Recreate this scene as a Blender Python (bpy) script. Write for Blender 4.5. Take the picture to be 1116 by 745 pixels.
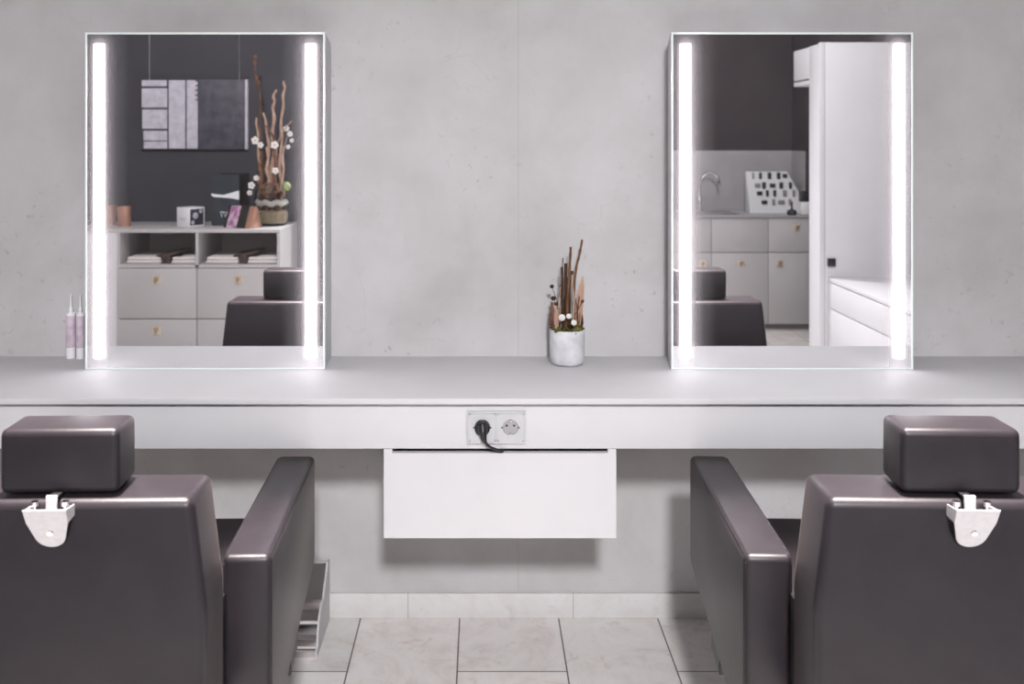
import bpy, bmesh, math, random
from mathutils import Vector, Matrix, Euler
random.seed(7)
S = bpy.context.scene
for o in list(bpy.data.objects): bpy.data.objects.remove(o)
COL = S.collection
PI = math.pi

# ---------------------------------------------------------------- camera
# concrete wall is the plane y = 0, the room lies at negative y, the camera stands 3 m from the wall
cd = bpy.data.cameras.new('camera'); cam = bpy.data.objects.new('camera', cd); COL.objects.link(cam)
cam.location = (0, -3.0, 1.455); cam.rotation_euler = (PI/2, 0, 0)
cd.sensor_width = 36; cd.lens = 36*1076/1116
cd.shift_x = 33/1116; cd.shift_y = -222.5/1116
cd.dof.use_dof = True; cd.dof.focus_distance = 2.45; cd.dof.aperture_fstop = 4.5
cd.clip_start = 0.05
S.camera = cam
S.view_settings.view_transform = 'Standard'; S.view_settings.look = 'None'
S.view_settings.gamma = 1; S.view_settings.use_curve_mapping = False
S.view_settings.exposure = -0.16

# ---------------------------------------------------------------- world and lights
w = bpy.data.worlds.new('world'); S.world = w; w.use_nodes = True
w.node_tree.nodes['Background'].inputs[0].default_value = (0.8, 0.8, 0.85, 1)
w.node_tree.nodes['Background'].inputs[1].default_value = 0.1

def area(name, loc, target, power, sx, sy=None, color=(1, 1, 1), shape='RECTANGLE'):
    l = bpy.data.lights.new(name, 'AREA'); l.energy = power; l.color = color
    l.shape = shape; l.size = sx
    if sy: l.size_y = sy
    o = bpy.data.objects.new(name, l); COL.objects.link(o); o.location = loc
    d = Vector(target)-Vector(loc); o.rotation_euler = d.to_track_quat('-Z', 'Y').to_euler()
    return o
def spot(loc, target, power, cone, blend, radius, color):
    l = bpy.data.lights.new('ceiling_or_fill_spot', 'SPOT'); l.energy = power; l.spot_size = math.radians(cone); l.spot_blend = blend
    l.shadow_soft_size = radius; l.color = color
    o = bpy.data.objects.new('ceiling_or_fill_spot', l); COL.objects.link(o); o.location = loc
    o.rotation_euler = (Vector(target)-Vector(loc)).to_track_quat('-Z', 'Y').to_euler()
spot((0.25, -4.6, 2.93), (0.1, -1.95, 0.0), 975, 100, 1.0, 0.19, (0.985, 0.98, 1.0))        # throws light from the back of the room on the concrete wall
for sx in (-0.72, 0.80): spot((sx, -1.12, 3.15), (sx, -1.18, 0), 1900, 25, 0.7, 0.06, (1.0, 0.88, 0.86))   # downlight over each chair
area('fill_light_salon', (-0.1, -1.9, 3.17), (-0.1, -1.9, 0), 9, 3.6, 2.6, color=(0.985, 0.98, 1.0))  # broad unseen fill added overhead to lift the shade, no fixture behind it
area('fill_light_kitchen', (1.1, -4.3, 3.17), (1.1, -4.3, 0), 36, 2.0, 1.2, color=(1.0, 0.98, 0.98))  # second added fill, brightens the kitchenette end without a real lamp there
for lx in (-1.1, 1.1): spot((lx, -0.75, 3.1), (lx*1.1, -3.6, 1.0), 320, 75, 0.6, 0.08, (1.0, 0.97, 0.97))  # unseen fill spots added near the front wall to brighten the room behind
LED = 9.0

# ---------------------------------------------------------------- materials
def mat(name, col, rough=0.5, metal=0.0, spec=0.5, **kw):
    m = bpy.data.materials.new(name); m.use_nodes = True
    b = m.node_tree.nodes['Principled BSDF']
    b.inputs['Base Color'].default_value = (*col, 1); b.inputs['Roughness'].default_value = rough
    b.inputs['Metallic'].default_value = metal; b.inputs['Specular IOR Level'].default_value = spec
    for k, v in kw.items(): b.inputs[k].default_value = v
    return m
def nd(m, t, **kw):
    n = m.node_tree.nodes.new(t)
    for k, v in kw.items(): setattr(n, k, v)
    return n
def ln(m, a, b): m.node_tree.links.new(a, b)
def noise(m, vec, scale, detail=4, rough=0.55, dist=0.0):
    n = nd(m, 'ShaderNodeTexNoise'); n.inputs['Scale'].default_value = scale; n.inputs['Detail'].default_value = detail
    n.inputs['Roughness'].default_value = rough; n.inputs['Distortion'].default_value = dist
    ln(m, vec, n.inputs['Vector']); return n.outputs['Fac']
def ramp(m, fac, stops):
    r = nd(m, 'ShaderNodeValToRGB'); e = r.color_ramp.elements
    while len(e) < len(stops): e.new(0.5)
    for el, (p, c) in zip(e, stops):
        el.position = p; el.color = (*c, 1) if isinstance(c, tuple) else (c, c, c, 1)
    ln(m, fac, r.inputs[0]); return r.outputs[0]
def mix(m, fac, a, b, mode='MIX'):
    n = nd(m, 'ShaderNodeMix', data_type='RGBA', blend_type=mode)
    for sock, v in ((n.inputs[0], fac), (n.inputs[6], a), (n.inputs[7], b)):
        if isinstance(v, (int, float)): sock.default_value = v
        elif isinstance(v, tuple): sock.default_value = (*v, 1)
        else: ln(m, v, sock)
    return n.outputs[2]
def math_(m, op, a, b=0.0):
    n = nd(m, 'ShaderNodeMath', operation=op)
    for sock, v in ((n.inputs[0], a), (n.inputs[1], b)):
        if isinstance(v, (int, float)): sock.default_value = v
        else: ln(m, v, sock)
    return n.outputs[0]
def coords(m, scale=(1, 1, 1)):
    t = nd(m, 'ShaderNodeTexCoord'); mp = nd(m, 'ShaderNodeMapping'); mp.inputs['Scale'].default_value = scale
    ln(m, t.outputs['Object'], mp.inputs['Vector']); return mp.outputs['Vector']
def bump(m, h, strength, dist=0.002):
    n = nd(m, 'ShaderNodeBump'); n.inputs['Strength'].default_value = strength; n.inputs['Distance'].default_value = dist
    ln(m, h, n.inputs['Height']); ln(m, n.outputs[0], m.node_tree.nodes['Principled BSDF'].inputs['Normal'])
def setc(m, c): ln(m, c, m.node_tree.nodes['Principled BSDF'].inputs['Base Color'])

def m_concrete():
    m = mat('concrete_plaster', (.55, .53, .53), 0.75, spec=0.25)
    v = coords(m)
    big = noise(m, v, 1.4, 5, 0.55, 0.25); mid = noise(m, v, 4.2, 7, 0.62, 0.2)
    c = ramp(m, big, [(0.30, (.385, .366, .362)), (0.50, (.495, .484, .492)), (0.70, (.575, .572, .588))])
    c = mix(m, 0.4, c, ramp(m, mid, [(0.3, (.40, .385, .375)), (0.55, (.52, .51, .515)), (0.75, (.60, .595, .61))]))
    vs = coords(m, (9, 9, 2.2)); streak = noise(m, vs, 1.6, 6, 0.7, 1.0)      # trowel streaks
    c = mix(m, ramp(m, streak, [(0.60, 0.0), (0.80, 0.28)]), c, (.44, .415, .405))
    fine = noise(m, v, 34, 4, 0.6, 0.3)
    patch = noise(m, v, 2.6, 3, 0.5, 0.0)
    spot = math_(m, 'MULTIPLY', ramp(m, fine, [(0.61, 0.0), (0.67, 1.0)]), ramp(m, patch, [(0.50, 0.0), (0.64, 0.8)]))
    c = mix(m, spot, c, (.36, .33, .32))
    # hairline cracks
    vo = nd(m, 'ShaderNodeTexVoronoi', feature='DISTANCE_TO_EDGE'); vo.inputs['Scale'].default_value = 3.3
    dn = nd(m, 'ShaderNodeTexNoise'); dn.inputs['Scale'].default_value = 7; dn.inputs['Detail'].default_value = 5
    ln(m, v, dn.inputs['Vector'])
    va = nd(m, 'ShaderNodeVectorMath', operation='ADD'); ln(m, v, va.inputs[0])
    sc = nd(m, 'ShaderNodeVectorMath', operation='SCALE'); sc.inputs['Scale'].default_value = 0.22
    ln(m, dn.outputs['Color'], sc.inputs[0]); ln(m, sc.outputs[0], va.inputs[1]); ln(m, va.outputs[0], vo.inputs['Vector'])
    crack = math_(m, 'MULTIPLY', ramp(m, vo.outputs['Distance'], [(0.0, 0.45), (0.008, 0.0)]), ramp(m, noise(m, v, 2.1, 2), [(0.54, 0.0), (0.64, 1.0)]))
    c = mix(m, crack, c, (.40, .37, .36))
    # panel seam
    sx = nd(m, 'ShaderNodeSeparateXYZ'); ln(m, v, sx.inputs[0])
    d = math_(m, 'ABSOLUTE', math_(m, 'SUBTRACT', sx.outputs[0], 0.111))
    seam = math_(m, 'LESS_THAN', d, 0.0018)
    c = mix(m, math_(m, 'MULTIPLY', seam, 0.6), c, (.42, .40, .38))
    setc(m, c)
    h = math_(m, 'SUBTRACT', mid, math_(m, 'MULTIPLY', seam, 0.6)); bump(m, h, 0.18, 0.004)
    return m
def stone_colour(m, v):
    a = noise(m, v, 7, 6, 0.65, 1.4); b = noise(m, v, 16, 5, 0.6, 0.8); d = noise(m, v, 60, 3)
    c = ramp(m, a, [(0.3, (.62, .575, .545)), (0.5, (.72, .69, .675)), (0.7, (.77, .75, .745))])
    c = mix(m, ramp(m, b, [(0.60, 0.0), (0.72, 0.5)]), c, (.50, .40, .33))
    c = mix(m, ramp(m, d, [(0.60, 0.0), (0.75, 0.22)]), c, (.48, .42, .38))
    return c
def m_floor():
    m = mat('stone_tiles', (.6, .55, .5), 0.42, spec=0.4)
    v = coords(m); sx = nd(m, 'ShaderNodeSeparateXYZ'); ln(m, v, sx.inputs[0])
    cb = nd(m, 'ShaderNodeCombineXYZ')
    ln(m, math_(m, 'ADD', sx.outputs[1], 0.607+6), cb.inputs[0]); ln(m, math_(m, 'ADD', sx.outputs[0], 0.067+6), cb.inputs[1])
    br = nd(m, 'ShaderNodeTexBrick'); ln(m, cb.outputs[0], br.inputs['Vector'])
    br.inputs['Scale'].default_value = 1.0; br.inputs['Mortar Size'].default_value = 0.0022; br.inputs['Mortar Smooth'].default_value = 0.1
    br.inputs['Brick Width'].default_value = 0.6; br.inputs['Row Height'].default_value = 0.3
    br.inputs['Color1'].default_value = (.9, .9, .9, 1); br.inputs['Color2'].default_value = (1.06, 1.05, 1.04, 1)
    br.inputs['Mortar'].default_value = (1, 1, 1, 1)
    c = mix(m, 1.0, stone_colour(m, v), br.outputs['Color'], 'MULTIPLY')
    c = mix(m, br.outputs['Fac'], c, (.13, .11, .10))
    setc(m, c); bump(m, math_(m, 'MULTIPLY', br.outputs['Fac'], -1.0), 0.4, 0.002)
    return m
def m_stone():
    m = mat('stone_skirting', (.6, .56, .53), 0.45, spec=0.4)
    v = coords(m); c = stone_colour(m, v)
    sx = nd(m, 'ShaderNodeSeparateXYZ'); ln(m, v, sx.inputs[0])
    f = math_(m, 'ABSOLUTE', math_(m, 'SUBTRACT', math_(m, 'FRACT', math_(m, 'MULTIPLY', math_(m, 'ADD', sx.outputs[0], 10.223), 2.0)), 0.5))
    c = mix(m, math_(m, 'GREATER_THAN', f, 0.4975), c, (.25, .22, .2))
    setc(m, mix(m, 0.4, mix(m, 1.0, c, (.84, .84, .85), 'MULTIPLY'), (.62, .61, .61))); return m
def m_leather():
    m = mat('dark_leather', (.03, .025, .028), 0.4, spec=0.35, **{'Sheen Weight': 0.04, 'Sheen Roughness': 0.3, 'Sheen Tint': (1.0, .84, .82, 1)})
    v = coords(m)
    a = noise(m, v, 14, 5, 0.6); f = noise(m, v, 420, 2)
    setc(m, ramp(m, a, [(0.3, (.0135, .0108, .0135)), (0.7, (.0195, .016, .0192))]))
    vs = coords(m, (26, 26, 1.2)); cr = noise(m, vs, 1.0, 3, 0.5, 0.4)
    h = math_(m, 'ADD', math_(m, 'MULTIPLY', f, 0.25), math_(m, 'MULTIPLY', cr, 0.8)); bump(m, h, 0.16, 0.002)
    return m
def m_mirror():
    """silvered glass; feathered pale bands along both light strips imitate their glow, a faint diffuse share imitates haze"""
    m = bpy.data.materials.new('mirror'); m.use_nodes = True
    t = m.node_tree; t.nodes.clear()
    o = t.nodes.new('ShaderNodeOutputMaterial'); g = t.nodes.new('ShaderNodeBsdfGlossy'); d = t.nodes.new('ShaderNodeBsdfDiffuse'); x = t.nodes.new('ShaderNodeMixShader')
    g.inputs['Color'].default_value = (.93, .93, .945, 1); g.inputs['Roughness'].default_value = 0.0
    d.inputs['Color'].default_value = (.86, .80, .83, 1)
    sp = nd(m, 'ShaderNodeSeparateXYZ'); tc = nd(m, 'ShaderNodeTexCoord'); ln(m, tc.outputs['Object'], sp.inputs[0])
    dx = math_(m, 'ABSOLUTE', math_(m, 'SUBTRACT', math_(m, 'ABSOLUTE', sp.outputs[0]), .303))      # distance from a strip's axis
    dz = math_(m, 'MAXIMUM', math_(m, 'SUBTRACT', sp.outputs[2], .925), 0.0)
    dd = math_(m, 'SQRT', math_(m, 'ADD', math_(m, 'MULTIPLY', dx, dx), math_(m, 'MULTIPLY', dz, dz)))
    ln(m, ramp(m, dd, [(0.0, .40), (0.018, .36), (0.032, .21), (0.05, .08), (0.085, .015)]), x.inputs[0])  # strip glow put in as pale diffuse mix, faint haze over the rest
    t.links.new(g.outputs[0], x.inputs[1]); t.links.new(d.outputs[0], x.inputs[2]); t.links.new(x.outputs[0], o.inputs[0]); return m
def m_emit(name, col, strength):
    m = mat(name, col, 0.5); b = m.node_tree.nodes['Principled BSDF']
    b.inputs['Emission Color'].default_value = (*col, 1); b.inputs['Emission Strength'].default_value = strength; return m
def m_bark(name, c1, c2, sc=60):
    m = mat(name, c1, 0.8, spec=0.2); v = coords(m, (1, 1, .35)); f = noise(m, v, sc, 4, 0.65)
    setc(m, ramp(m, f, [(0.35, c1), (0.65, c2)])); bump(m, f, 0.4, 0.002); return m
def m_speck(name, c1, c2, sc, rough=0.7, lo=.4, hi=.6, b=0.0):
    m = mat(name, c1, rough, spec=0.3); f = noise(m, coords(m), sc, 4, 0.6)
    setc(m, ramp(m, f, [(lo, c1), (hi, c2)]))
    if b: bump(m, f, b, 0.002)
    return m

M = dict(
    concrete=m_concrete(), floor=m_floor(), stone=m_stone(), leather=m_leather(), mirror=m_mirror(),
    white=m_speck('white_laminate', (.565, .56, .575), (.585, .58, .595), 3, 0.6),
    whitecab=m_speck('white_cabinet', (.64, .635, .655), (.66, .655, .675), 3, 0.4),
    led=m_emit('led_diffuser', (1.0, .965, 1.0), LED),
    glass_edge=mat('polished_glass_edge', (.80, .86, .85), 0.12, spec=0.6),
    chrome=mat('chrome', (.80, .79, .80), 0.09, 1.0), satin=m_speck('satin_aluminium', (.46, .45, .46), (.50, .49, .50), 90, 0.45),
    brushed=mat('polished_steel', (.78, .75, .75), 0.14, 1.0),
    black=mat('black_plastic', (.012, .011, .013), 0.4), darkin=mat('dark_interior', (.03, .022, .025), 0.7),
    greyplastic=m_speck('light_grey_plastic', (.47, .475, .49), (.49, .495, .51), 40, 0.4),
    socketin=mat('grey_socket_well', (.33, .32, .335), 0.45),
    pale=m_speck('pale_ceiling_paint', (.78, .77, .775), (.80, .79, .795), 8, 0.8),
    wallwhite=m_speck('off_white_paint', (.66, .64, .645), (.69, .67, .675), 5, 0.8),
    slate=m_speck('slate_paint', (.044, .044, .054), (.050, .050, .060), 4, 0.7),
    taupe=m_speck('dark_taupe_paint', (.040, .033, .037), (.048, .040, .044), 4, 0.7),
    splash=m_speck('light_grey_backsplash', (.33, .322, .33), (.36, .35, .36), 5, 0.4),
    greycab=m_speck('greige_cabinet', (.44, .425, .43), (.46, .445, .45), 4, 0.45),
    greyin=m_speck('warm_grey_board', (.52, .46, .435), (.55, .49, .465), 5, 0.55),
    worktop=m_speck('grey_worktop', (.32, .31, .32), (.35, .34, .35), 6, 0.35),
    plinth=mat('grey_plinth', (.24, .22, .215), 0.6),
    brass=mat('brass', (.50, .40, .28), 0.35, 0.8), brassin=mat('pale_brass_plate', (.74, .64, .52), 0.35, 0.6),
    copper=mat('copper', (.72, .42, .31), 0.3, 0.85),
    potcement=m_speck('pale_cement', (.50, .50, .53), (.66, .66, .68), 22, 0.8, .35, .65, 0.2),
    moss=m_speck('moss', (.035, .04, .010), (.16, .15, .04), 90, 0.95, .35, .65, 0.8),
    twig=m_bark('brown_twig', (.085, .035, .016), (.20, .10, .05)), darktwig=m_bark('dark_twig', (.03, .015, .010), (.085, .045, .03)),
    leaf=m_bark('dusky_pink_leaf', (.42, .25, .19), (.54, .36, .29), 30), cone=m_bark('cone_brown', (.09, .045, .03), (.24, .13, .09), 70),
    daisy=mat('white_petal', (.72, .69, .66), 0.7), greytwig=m_bark('pale_twig', (.30, .19, .14), (.50, .36, .28)),
    green=m_speck('dusty_green', (.20, .27, .10), (.30, .36, .17), 40), sand=m_speck('beige_fill', (.33, .25, .17), (.48, .39, .29), 60, 0.8, .35, .65, .4),
    jar=mat('jar_glass', (.95, .97, .95), 0.03, **{'Transmission Weight': 1.0, 'IOR': 1.3}),
    towel=m_speck('white_towel', (.66, .61, .60), (.74, .70, .69), 80, 0.95, .3, .7, .5),
    darkcloth=m_speck('dark_brown_cloth', (.045, .03, .028), (.09, .065, .06), 60, 0.85),
    boxslate=m_speck('blue_black_card', (.030, .036, .047), (.042, .050, .062), 5, 0.4), boxblack=mat('black_card', (.012, .009, .009), 0.5),
    paper=mat('white_print', (.75, .77, .80), 0.6), ribbon=m_speck('mauve_print', (.32, .13, .25), (.62, .47, .58), 26, 0.4),
    label=m_speck('pale_mauve_label', (.52, .40, .49), (.66, .57, .64), 45, 0.5), bottle=mat('white_bottle_plastic', (.80, .80, .82), 0.35),
    print_light=m_speck('pale_print', (.40, .39, .46), (.60, .58, .64), 20, 0.5, .3, .7), print_dark=m_speck('dark_print', (.045, .044, .062), (.075, .074, .095), 14, 0.5),
    acrylic=mat('white_acrylic', (.62, .63, .64), 0.35), wire=mat('steel_wire', (.55, .54, .56), 0.35, 0.8),
)

# ---------------------------------------------------------------- mesh helpers
def merge(bm, t):
    me = bpy.data.meshes.new('t'); t.to_mesh(me); bm.from_mesh(me); bpy.data.meshes.remove(me); t.free()
def NB(): return bmesh.new()
def box(bm, x0, x1, y0, y1, z0, z1, bev=0.0, seg=2, mtx=None):
    t = NB(); bmesh.ops.create_cube(t, size=1)
    for v in t.verts:
        v.co = Vector((x0+(x1-x0)*(v.co.x+.5), y0+(y1-y0)*(v.co.y+.5), z0+(z1-z0)*(v.co.z+.5)))
    if bev: bmesh.ops.bevel(t, geom=t.edges[:], offset=bev, segments=seg, profile=0.5, affect='EDGES')
    if mtx: t.transform(mtx)
    merge(bm, t); return bm
def prism(bm, pts, axis, a, b, bev=0.0, seg=3, mtx=None):
    """outline pts extruded along an axis: axis x -> pts are (y, z), axis y -> (x, z), axis z -> (x, y)"""
    t = NB()
    f = {'x': lambda p, q: (q, p[0], p[1]), 'y': lambda p, q: (p[0], q, p[1]), 'z': lambda p, q: (p[0], p[1], q)}[axis]
    A = [t.verts.new(f(p, a)) for p in pts]; Bv = [t.verts.new(f(p, b)) for p in pts]
    n = len(pts); t.faces.new(A); t.faces.new(Bv[::-1])
    for i in range(n): t.faces.new((A[i], Bv[i], Bv[(i+1) % n], A[(i+1) % n]))
    bmesh.ops.recalc_face_normals(t, faces=t.faces[:])
    if bev: bmesh.ops.bevel(t, geom=t.edges[:], offset=bev, segments=seg, profile=0.5, affect='EDGES')
    if mtx: t.transform(mtx)
    merge(bm, t); return bm
def tube(bm, pts, r, n=10, cap=True):
    pts = [Vector(p) for p in pts]; R = r if isinstance(r, (list, tuple)) else [r]*len(pts)
    t = NB(); rings = []; ref = None
    for i, p in enumerate(pts):
        d = (pts[min(i+1, len(pts)-1)]-pts[max(i-1, 0)]).normalized()
        if ref is None: ref = Vector((0, 0, 1)) if abs(d.z) < .9 else Vector((1, 0, 0))
        u = d.cross(ref).normalized(); v = u.cross(d).normalized(); ref = v
        rings.append([t.verts.new(p+(u*math.cos(2*PI*k/n)+v*math.sin(2*PI*k/n))*R[i]) for k in range(n)])
    for a, b in zip(rings, rings[1:]):
        for k in range(n): t.faces.new((a[k], a[(k+1) % n], b[(k+1) % n], b[k]))
    if cap: t.faces.new(rings[0][::-1]); t.faces.new(rings[-1])
    bmesh.ops.recalc_face_normals(t, faces=t.faces[:]); merge(bm, t); return bm
def lathe(bm, prof, c=(0, 0, 0), n=32, mtx=None):
    t = NB(); rings = []
    for r, z in prof:
        if r < 1e-5: rings.append([t.verts.new((0, 0, z))])
        else: rings.append([t.verts.new((r*math.cos(2*PI*k/n), r*math.sin(2*PI*k/n), z)) for k in range(n)])
    for a, b in zip(rings, rings[1:]):
        for k in range(n):
            k2 = (k+1) % n
            if len(a) == 1 and len(b) == 1: continue
            if len(a) == 1: t.faces.new((a[0], b[k2], b[k]))
            elif len(b) == 1: t.faces.new((a[k], a[k2], b[0]))
            else: t.faces.new((a[k], a[k2], b[k2], b[k]))
    bmesh.ops.recalc_face_normals(t, faces=t.faces[:])
    if mtx: t.transform(mtx)
    t.transform(Matrix.Translation(c)); merge(bm, t); return bm
def ball(bm, c, r, sc=(1, 1, 1), n=12):
    t = NB(); bmesh.ops.create_uvsphere(t, u_segments=n, v_segments=max(6, n*2//3), radius=r)
    t.transform(Matrix.Translation(c) @ Matrix.Diagonal((*sc, 1))); merge(bm, t); return bm
def bez(p, n=14):
    """smooth curve through points (Catmull-Rom)"""
    P = [Vector(q) for q in p]; P = [P[0]*2-P[1]]+P+[P[-1]*2-P[-2]]; out = []
    for i in range(1, len(P)-2):
        for k in range(n):
            t = k/n; a, b, c, d = P[i-1:i+3]
            out.append(0.5*((2*b)+(c-a)*t+(2*a-5*b+4*c-d)*t*t+(3*b-a-3*c+d)*t**3))
    out.append(P[-2]); return out

def obj(name, bm, m, parent=None, angle=35, label=None):
    me = bpy.data.meshes.new(name)
    if parent is not None:
        root = parent
        while root.parent: root = root.parent
        if root.get('_o') is not None: bm.transform(Matrix.Translation(-Vector(root['_o'])))
    bm.to_mesh(me); bm.free()
    for mm in (m if isinstance(m, list) else [m]): me.materials.append(mm)
    for p in me.polygons: p.use_smooth = True
    me.set_sharp_from_angle(angle=math.radians(angle))
    o = bpy.data.objects.new(name, me); COL.objects.link(o)
    if parent: o.parent = parent
    if label: o['label'] = label
    return o
def tag(o, label, cat, group=None):
    o['label'] = label; o['category'] = cat
    if group: o['group'] = group
    return o
def thing(name, label, cat, loc=(0, 0, 0), rotz=0, group=None, local=False):
    """an Empty at the thing's base; parts are modelled in room coordinates unless local"""
    o = bpy.data.objects.new(name, None); COL.objects.link(o); o.empty_display_size = 0.05
    o.location = loc; o.rotation_euler = (0, 0, rotz); tag(o, label, cat, group)
    if not local: o['_o'] = [float(q) for q in loc]
    return o
def struct(name, bm, m):
    o = obj(name, bm, m); o['kind'] = 'structure'; return o
def dup(root, loc, rotz=0, label=None):
    r = root.copy(); COL.objects.link(r); r.location = loc; r.rotation_euler = (0, 0, rotz)
    if label: r['label'] = label
    for ch in list(root.children):
        c = ch.copy(); COL.objects.link(c); c.parent = r
        for g in list(ch.children):
            d = g.copy(); COL.objects.link(d); d.parent = c
    return r
F, H = 1076.0, 1.455
def P3(px, py, Y):
    """room point at distance Y from the concrete wall, measured off the photograph"""
    d = 3.0-Y; return Vector(((px-525)*d/F, -Y, H-(py-150)*d/F))
def PM(px, py, Y):
    """room point at distance Y from the concrete wall, measured off a mirror (mirror plane 0.17 m off the wall)"""
    d = Y+2.66; return Vector(((px-525)*d/F, -Y, H-(py-150)*d/F))

# ---------------------------------------------------------------- the room
XL, XR, YB, YP, ZC = -3.0, 2.53, 5.39, 3.88, 3.2
struct('floor', box(NB(), XL, XR, -YB, 0, -.05, 0), M['floor'])
struct('ceiling', box(NB(), XL, XR, -YB, 0, ZC, ZC+.05), M['pale'])
struct('wall_front', box(NB(), XL-.1, XR+.1, 0, .1, -.05, ZC+.05), M['concrete'])
struct('wall_right', box(NB(), XR, XR+.1, -YB, 0, -.05, ZC+.05), M['taupe'])
struct('wall_left', box(NB(), XL-.1, XL, -YB, 0, -.05, ZC+.05), M['wallwhite'])
struct('wall_back', box(NB(), -.9, XR+.1, -YB-.1, -YB, -.05, ZC+.05), M['taupe'])
struct('wall_partition', box(NB(), XL, -.9, -YB-.1, -YP, 0, ZC), M['slate'])
struct('baseboard_front', box(NB(), XL, XR, -.011, 0, 0, .075, .002), M['stone'])
b = box(NB(), -.9, XR, -YB, -YB+.008, .86, 1.35); box(b, XR-.008, XR, -YB+.008, -5.05, .86, 1.35)
struct('trim_1', b, M['splash'])

# ---------------------------------------------------------------- styling counter
CT = .7914
t = thing('styling_counter', 'long white wall-mounted styling counter running below both mirrors', 'counter', (0, 0, CT-.015))
obj('worktop', box(NB(), -2.6, 2.3, -.488, -.0005, CT-.015, CT, .0015), M['white'], t)
obj('fascia', box(NB(), -2.6, 2.3, -.464, -.442, .6566, CT-.021, .001), M['white'], t)
for x in (-2.4, -1.2, 0.75, 2.07): obj('bracket', box(NB(), x, x+.03, -.4415, -.0005, .70, CT-.0155), M['darkin'], t)

# hanging drawer below the counter
DX0, DX1, DZ0, DZ1 = -.2515, .3455, .4266, .6555
t = thing('hanging_cabinet', 'white box cabinet with one drawer hanging under the middle of the counter', 'cabinet', (.047, -.23, DZ0))
nt = .0215
obj('drawer_front', prism(NB(), [(DX0, DZ0), (DX1, DZ0), (DX1, DZ1), (DX1-nt, DZ1), (DX1-nt, DZ1-.0105), (DX0+nt, DZ1-.0105), (DX0+nt, DZ1), (DX0, DZ1)], 'y', -.463, -.445), M['white'], t)
b = box(NB(), DX0, DX0+.018, -.445, -.01, DZ0, DZ1); box(b, DX1-.018, DX1, -.445, -.01, DZ0, DZ1)
box(b, DX0+.018, DX1-.018, -.445, -.01, DZ0, DZ0+.016); box(b, DX0+.018, DX1-.018, -.028, -.01, DZ0+.016, DZ1)
obj('drawer_box', b, M['white'], t)
obj('drawer_lining', box(NB(), DX0+.019, DX1-.019, -.444, -.03, DZ0+.017, DZ0+.03), M['darkin'], t)

# double socket in the fascia
SY = -.4642
sx0, sx1 = (508.9-525)*2.536/F, (573-525)*2.536/F
sz1, sz0 = H-(447.3-150)*2.536/F, H-(482.4-150)*2.536/F
t = thing('double_socket', 'light grey double wall socket in the counter fascia, left half in use', 'socket', ((sx0+sx1)/2, SY, sz0))
fr = .0055; xm = (sx0+sx1)/2; zc = (sz0+sz1)/2
b = NB()
for a in ((sx0, sx1, sz0, sz0+fr), (sx0, sx1, sz1-fr, sz1), (sx0, sx0+fr, sz0+fr, sz1-fr), (sx1-fr, sx1, sz0+fr, sz1-fr), (xm-.0022, xm+.0022, sz0+fr, sz1-fr)):
    box(b, a[0], a[1], SY-.009, SY, a[2], a[3], .0012)
box(b, sx0+.001, sx1-.001, SY-.0011, SY, sz0+.001, sz1-.001)
obj('socket_frame', b, M['greyplastic'], t)
def socket_insert(x0, x1):
    """square cover with a round well, two contact holes and earth clips"""
    cx = (x0+x1)/2; r = .0205; n = 32; bm = NB(); hw = (x1-x0)/2; hz = (sz1-sz0)/2-fr
    yf, yw = SY-.0075, SY-.0012
    inner, outer, deep = [], [], []
    for k in range(n):
        a = 2*PI*(k+.5)/n; c, s = math.cos(a), math.sin(a); q = 1/max(abs(c)/hw, abs(s)/hz)
        inner.append(bm.verts.new((cx+c*r, yf, zc+s*r))); outer.append(bm.verts.new((cx+c*q, yf, zc+s*q))); deep.append(bm.verts.new((cx+c*r*.96, yw, zc+s*r*.96)))
    for k in range(n):
        k2 = (k+1) % n
        bm.faces.new((inner[k], inner[k2], outer[k2], outer[k])); bm.faces.new((inner[k2], inner[k], deep[k], deep[k2]))
    bmesh.ops.recalc_face_normals(bm, faces=bm.faces[:])
    o = obj('socket_cover', bm, M['greyplastic'], t)
    rot = Matrix.Rotation(PI/2, 4, 'X')
    obj('socket_well', lathe(NB(), [(0, 0), (.0197, 0), (.0197, -.001), (0, -.001)], (cx, yw, zc), 32, rot), M['socketin'], o, label='darker grey round socket well')
    for q in (-.0095, .0095): obj('contact_hole', lathe(NB(), [(0, .0008), (.0027, .0008), (.0027, -.0008), (0, -.0008)], (cx+q, yw-.0005, zc+.0035), 16, rot), M['black'], o)
    for za, zb in ((-.0205, -.014), (.0150, .0205)): obj('earth_clip', box(NB(), cx-.002, cx+.002, yf-.001, yw, zc+za, zc+zb, .0005), M['chrome'], o)
    for xa in (-.0235, .0195): obj('guide_notch', box(NB(), cx+xa, cx+xa+.004, yf-.0005, yf+.002, zc-.002, zc+.002), M['black'], o)
    return cx
lc = socket_insert(sx0+fr, xm-.0022); rc = socket_insert(xm+.0022, sx1-fr)

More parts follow.
